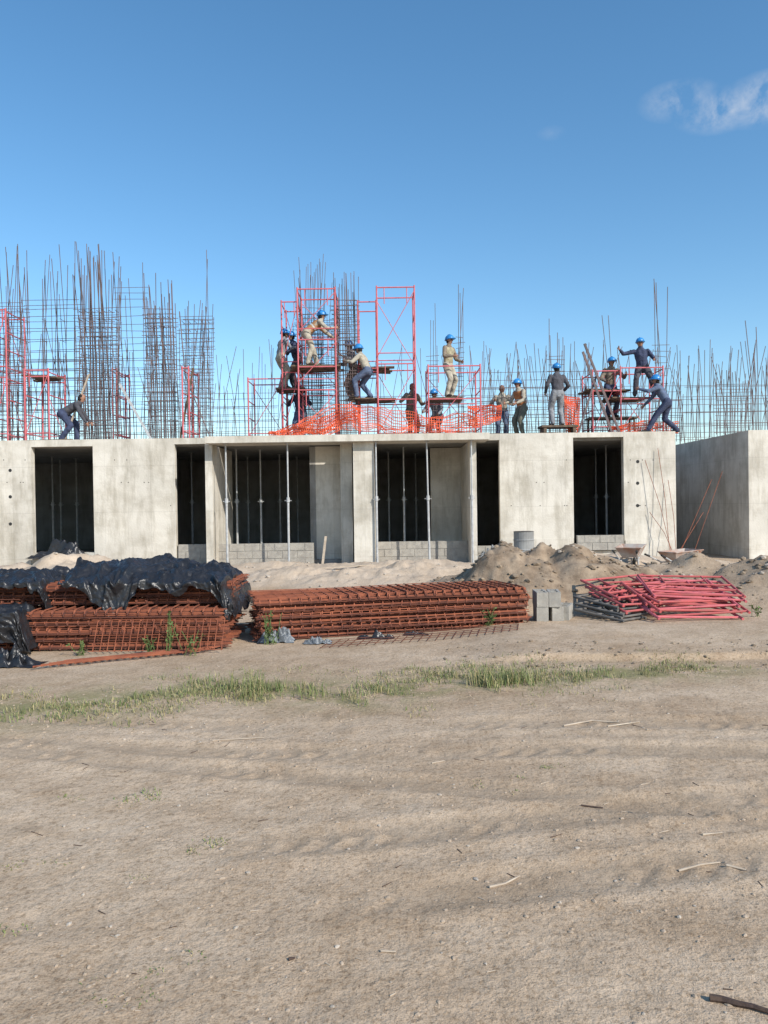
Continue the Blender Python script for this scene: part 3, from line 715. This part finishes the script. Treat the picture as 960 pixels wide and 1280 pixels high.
p=unproj(405,708,19.2); q=MB(); q.obox((p.x,19.2,.4),Vector((.05,.05,.42)),Vector((.03,0,0)),Vector((0,.012,0))); q.obj('leaning_board',[PALEW])
for (px,Y,L,rz,m) in ((430,16.9,1.2,.2,PALEW),(320,16.6,1.0,-.2,PALEW)):
    x=unproj(px,700,Y).x; q=MB(); z=max(hz(x-.5,Y),hz(x+.5,Y),hz(x,Y)); q.obox((x,Y,z+.005),Vector((L/2*math.cos(rz),L/2*math.sin(rz),.02)),Vector((-.05*math.sin(rz),.05*math.cos(rz),0)),Vector((0,0,.012))); q.obj('plank',[m])
# ---------------- small things on the ground
ico=[Vector(v) for v in [(0,0,1),(.894,0,.447),(.276,.851,.447),(-.724,.526,.447),(-.724,-.526,.447),(.276,-.851,.447),(.724,.526,-.447),(-.276,.851,-.447),(-.894,0,-.447),(-.276,-.851,-.447),(.724,-.526,-.447),(0,0,-1)]]
icf=[(0,1,2),(0,2,3),(0,3,4),(0,4,5),(0,5,1),(1,6,2),(2,7,3),(3,8,4),(4,9,5),(5,10,1),(2,6,7),(3,7,8),(4,8,9),(5,9,10),(1,10,6),(6,11,7),(7,11,8),(8,11,9),(9,11,10),(10,11,6)]
def stones(name,n,xr,yr,sr,m,power=2.5,test=None,sink=.15):
    q=MB(); xs_=rng.uniform(*xr,n); ys_=yr[0]+(yr[1]-yr[0])*rng.random(n)**1.3; hs=H(xs_,ys_)
    keep=test(xs_,ys_) if test is not None else np.ones(n,bool)
    for x,y,z,kp in zip(xs_,ys_,hs,keep):
        if abs(x)>y*.62+.5 or not kp: continue
        r=sr[0]+(sr[1]-sr[0])*random.random()**power
        k=len(q.V); ax=random.uniform(0,6.28); c,s=math.cos(ax),math.sin(ax); sx=random.uniform(.7,1.4); sz=random.uniform(.4,.8)
        for v in ico:
            a=v.x*sx*random.uniform(.75,1.2); b_=v.y*random.uniform(.75,1.2)
            q.V.append((x+r*(a*c-b_*s),y+r*(a*s+b_*c),z+r*(v.z*sz+sink)))
        for f in icf: q.F.append(tuple(k+i for i in f)); q.M.append(0)
    q.obj(name,[m])
patch=lambda x,y: fbm(x*.9+3,y*1.3+8,3)>rng.uniform(-.12,.22,len(x))
stones('gravel',3200,(-5,5),(2,9.5),(.002,.012),STONE,3.5,patch)
stones('soil_clods',13000,(-4.5,4.5),(2,8),(.002,.013),CLOD,3.2,patch,sink=0)
stones('rubble',1800,(.5,8.5),(10.2,14),(.01,.06),SOILD,3,lambda x,y: mound(x,y)>.04)
stones('rubble',900,(-8,8),(12,19),(.012,.05),STONE,3)
stones('rubble',350,(.5,5),(7.3,8.6),(.006,.03),SOILD,3)
def leafmat(name,c1,c2): return mat(name,c1,c2,scale=3,rough=.7)
G1=leafmat('grass_green',(.12,.165,.05),(.19,.215,.075)); G2=leafmat('dry_grass',(.38,.32,.16),(.29,.25,.12)); G3=leafmat('weed_leaf',(.09,.14,.04),(.14,.19,.06))
def blade(q,x,y,z,h,a,bend,wd,m):
    d=Vector((math.cos(a),math.sin(a),0)); s=Vector((-d.y,d.x,0))*wd; p=Vector((x,y,z-.005))
    p1=p+d*bend*h*.35+Vector((0,0,h*.6)); p2=p+d*bend*h+Vector((0,0,h*(1-.35*bend)))
    n=len(q.V); q.V+=[tuple(p-s),tuple(p+s),tuple(p1+s*.8),tuple(p1-s*.8),tuple(p2)]
    q.F+=[(n,n+1,n+2,n+3),(n+3,n+2,n+4)]; q.M+=[m,m]
q=MB(); cl=[]
gx=[p[0] for p in GRP]; gyv=[p[1] for p in GRP]
for k in range(1700):
    x=random.uniform(-4.4,3.6); y=float(np.interp(x,gx,gyv))+random.gauss(0,float(np.interp(x,[-4,-1,3],[.48,.40,.28])))
    if float(fbm(np.array([x*1.7]),np.array([y*2.1]),3)[0])<.01+max(0,(x-1.2))*.05: continue
    cl.append((x,y,random.uniform(.02,.065),random.randint(7,18),.10,.6))
for (px,py,h,n,sp) in ((315,860,.2,14,.15),(335,868,.16,8,.15),(290,866,.13,6,.15),(380,862,.10,6,.15),(625,855,.2,15,.16),(600,860,.14,8,.15),(650,857,.14,6,.12),(440,872,.12,11,.2),(470,862,.1,7,.15),(720,846,.11,9,.25),(770,844,.08,6,.2),
        (170,998,.035,5,.07),(262,1057,.03,4,.05),(205,1225,.018,6,.12),(10,1170,.03,2,.05),(60,1078,.02,3,.05),(520,838,.06,5,.2),(120,878,.09,12,.3),(30,897,.09,14,.3),(220,858,.09,9,.3),(560,850,.1,8,.2),(160,1095,.02,2,.05),(605,978,.02,4,.1),(680,966,.02,2,.08),(880,830,.06,5,.2),(90,998,.02,3,.06),(10,1088,.02,3,.05)):
    c=gr(px,py)
    for i in range(n): cl.append((c.x+random.gauss(0,sp),c.y+random.gauss(0,sp*.6),h*random.uniform(.5,1.1),random.randint(14,26),.05 if h<.05 else .08,.95))
for (x,y,h,n,sp,gn) in cl:
    green=random.random()*.4+gn*.6
    for i in range(n):
        bx=x+random.gauss(0,sp*.6); by=y+random.gauss(0,sp*.6)
        blade(q,bx,by,0,h*random.uniform(.4,1.2),random.uniform(0,6.28),random.uniform(.2,1.0),random.uniform(.0015,.004),0 if random.random()<green*.85 else 1)
V=np.array(q.V); base=V.reshape(-1,5,3); b0=base[:,:2].mean(1); hh=H(b0[:,0],b0[:,1]); base[:,:,2]+=hh[:,None]; q.V=[tuple(v) for v in base.reshape(-1,3)]
q.obj('grass',[G1,G2])
def weed(px,py,h,n,Y=None,spread=.12):
    c=gr(px,py) if Y is None else unproj(px,py,Y); q=MB(); z0=hz(c.x,c.y)
    for i in range(n):
        a=random.uniform(0,6.28); tip=Vector((c.x+math.cos(a)*spread*random.random()*1.6,c.y+math.sin(a)*spread*.5*random.random()-.02,z0+h*random.uniform(.5,1)))
        b0=Vector((c.x+random.gauss(0,.04),c.y,z0)); q.rod(b0,tip,.0035,4)
        for k in range(9):
            p=b0.lerp(tip,random.uniform(.2,1)); d=Vector((random.gauss(0,1),random.gauss(0,1),random.gauss(.2,.5))).normalized(); s=d.cross(Vector((random.random(),random.random(),random.random()))).normalized(); l=random.uniform(.025,.05)
            m=len(q.V); q.V+=[tuple(p),tuple(p+d*l*.5+s*l*.3),tuple(p+d*l),tuple(p+d*l*.5-s*l*.3)]; q.F.append((m,m+1,m+2,m+3)); q.M.append(0)
    q.obj('weed_plant',[G3])
weed(337,806,.42,11); weed(612,787,.26,9); weed(213,818,.5,9,spread=.06); weed(185,818,.25,6); weed(100,820,.18,6); weed(945,775,.16,5,spread=.07); weed(240,820,.3,5,spread=.08)
def stick(pts,r,m,name='stick'):
    P=[]
    for px,py in pts: g=gr(px,py); P.append((g.x,g.y,hz(g.x,g.y)+r*.9))
    R=[r*(1-.4*i/max(1,len(P)-1)) for i in range(len(P))]
    q=MB(); q.path(P,R,6); q.obj(name,[m])
DW=mat('dark_branch',(.08,.05,.035),(.05,.03,.025),scale=20,bump=.4)
stick([(890,1254),(905,1256),(925,1262),(945,1266),(975,1277)],.012,DW,'branch')
stick([(612,1108),(632,1103),(650,1094)],.006,PALEW); stick([(850,1088),(878,1084),(902,1078)],.006,PALEW); stick([(910,1085),(935,1089)],.006,PALEW)
stick([(705,908),(740,903),(775,905)],.007,PALEW); stick([(760,912),(800,904)],.006,PALEW); stick([(476,1191),(495,1192)],.005,PALEW); stick([(880,1049),(905,1047)],.005,PALEW)
stick([(265,926),(330,921)],.005,PALEW); stick([(727,1008),(755,1010)],.005,DW); stick([(540,955),(556,953)],.005,PALEW); stick([(360,1203),(368,1201)],.006,DW)
for i in range(70):
    px=random.uniform(0,960); py=random.uniform(870,1270); a=random.uniform(-12,12); stick([(px,py),(px+random.uniform(5,15),py+a*.4)],.0022,random.choice([PALEW,DW]),'twig')
# ---------------- sky, sun, camera
SUN=Vector((.58,-.60,.56)).normalized()
wd=bpy.data.worlds.new('World'); S.world=wd; wd.use_nodes=True; nt=wd.node_tree; N=nt.nodes; L=nt.links
bg=N['Background']; bg.inputs[1].default_value=.15
sky=N.new('ShaderNodeTexSky'); sky.sky_type='NISHITA'; sky.sun_disc=False
sky.sun_elevation=math.asin(SUN.z); sky.sun_rotation=math.atan2(SUN.x,SUN.y); sky.altitude=500; sky.air_density=1.1; sky.dust_density=.6; sky.ozone_density=2.4
hsv=N.new('ShaderNodeHueSaturation'); hsv.inputs['Hue'].default_value=.494; hsv.inputs['Saturation'].default_value=1.2; hsv.inputs['Value'].default_value=1.22; L.new(sky.outputs[0],hsv.inputs['Color'])
tc=N.new('ShaderNodeTexCoord')
def vm(op,a,b):
    n=N.new('ShaderNodeVectorMath'); n.operation=op
    for i,v in enumerate((a,b)):
        if isinstance(v,Vector): n.inputs[i].default_value=v
        else: L.new(v,n.inputs[i])
    return n
def mt(op,a,b=None,clamp=False):
    n=N.new('ShaderNodeMath'); n.operation=op; n.use_clamp=clamp
    for i,v in enumerate((a,b)):
        if v is None: continue
        if isinstance(v,(int,float)): n.inputs[i].default_value=v
        else: L.new(v,n.inputs[i])
    return n.outputs[0]
mask=None
for dv,rad,am in ((Vector((.385,1,.513)),.045,.7),(Vector((.44,1,.500)),.05,.9),(Vector((.505,1,.515)),.06,1.1),(Vector((.58,1,.53)),.07,1.1),(Vector((.222,1,.474)),.018,.15)):
    dv=dv.normalized(); sb=vm('SUBTRACT',tc.outputs['Generated'],dv); sc=vm('MULTIPLY',sb.outputs[0],Vector((1,1,2.2))); ln=N.new('ShaderNodeVectorMath'); ln.operation='LENGTH'; L.new(sc.outputs[0],ln.inputs[0])
    g=mt('MULTIPLY',mt('SUBTRACT',1.0,mt('DIVIDE',ln.outputs['Value'],rad),True),am)
    mask=g if mask is None else mt('MAXIMUM',mask,g)
nz=N.new('ShaderNodeTexNoise'); nz.inputs['Scale'].default_value=32; nz.inputs['Detail'].default_value=8; nz.inputs['Roughness'].default_value=.62; nz.inputs['Distortion'].default_value=.3
L.new(tc.outputs['Generated'],nz.inputs['Vector'])
cf=mt('MULTIPLY',mt('MULTIPLY',mask,1.5,True),mt('MULTIPLY',mt('SUBTRACT',nz.outputs['Fac'],.38),4.0,True))
cf=mt('MULTIPLY',cf,.65)
mx=N.new('ShaderNodeMix'); mx.data_type='RGBA'; L.new(cf,mx.inputs[0]); L.new(hsv.outputs[0],mx.inputs[6]); mx.inputs[7].default_value=(3.9,4.4,5.2,1)
L.new(mx.outputs[2],bg.inputs[0])
sl=bpy.data.lights.new('sun','SUN'); sl.energy=5.0; sl.angle=math.radians(.5); sl.color=(1,.94,.84)
so=bpy.data.objects.new('sun',sl); S.collection.objects.link(so); so.rotation_euler=SUN.to_track_quat('Z','Y').to_euler()
cam=bpy.data.cameras.new('camera'); cam.sensor_fit='VERTICAL'; cam.sensor_height=36; cam.lens=36*F/1280; cam.clip_end=3000; cam.clip_start=.05
co_=bpy.data.objects.new('camera',cam); S.collection.objects.link(co_)
pitch=math.atan(10/F)
co_.matrix_world=Matrix.Translation((0,0,EYE))@Matrix.Rotation(math.radians(90)-pitch,4,'X')@Matrix.Rotation(-ROLL,4,'Z')
S.camera=co_
S.view_settings.view_transform='Standard'; S.view_settings.look='None'; S.view_settings.exposure=0
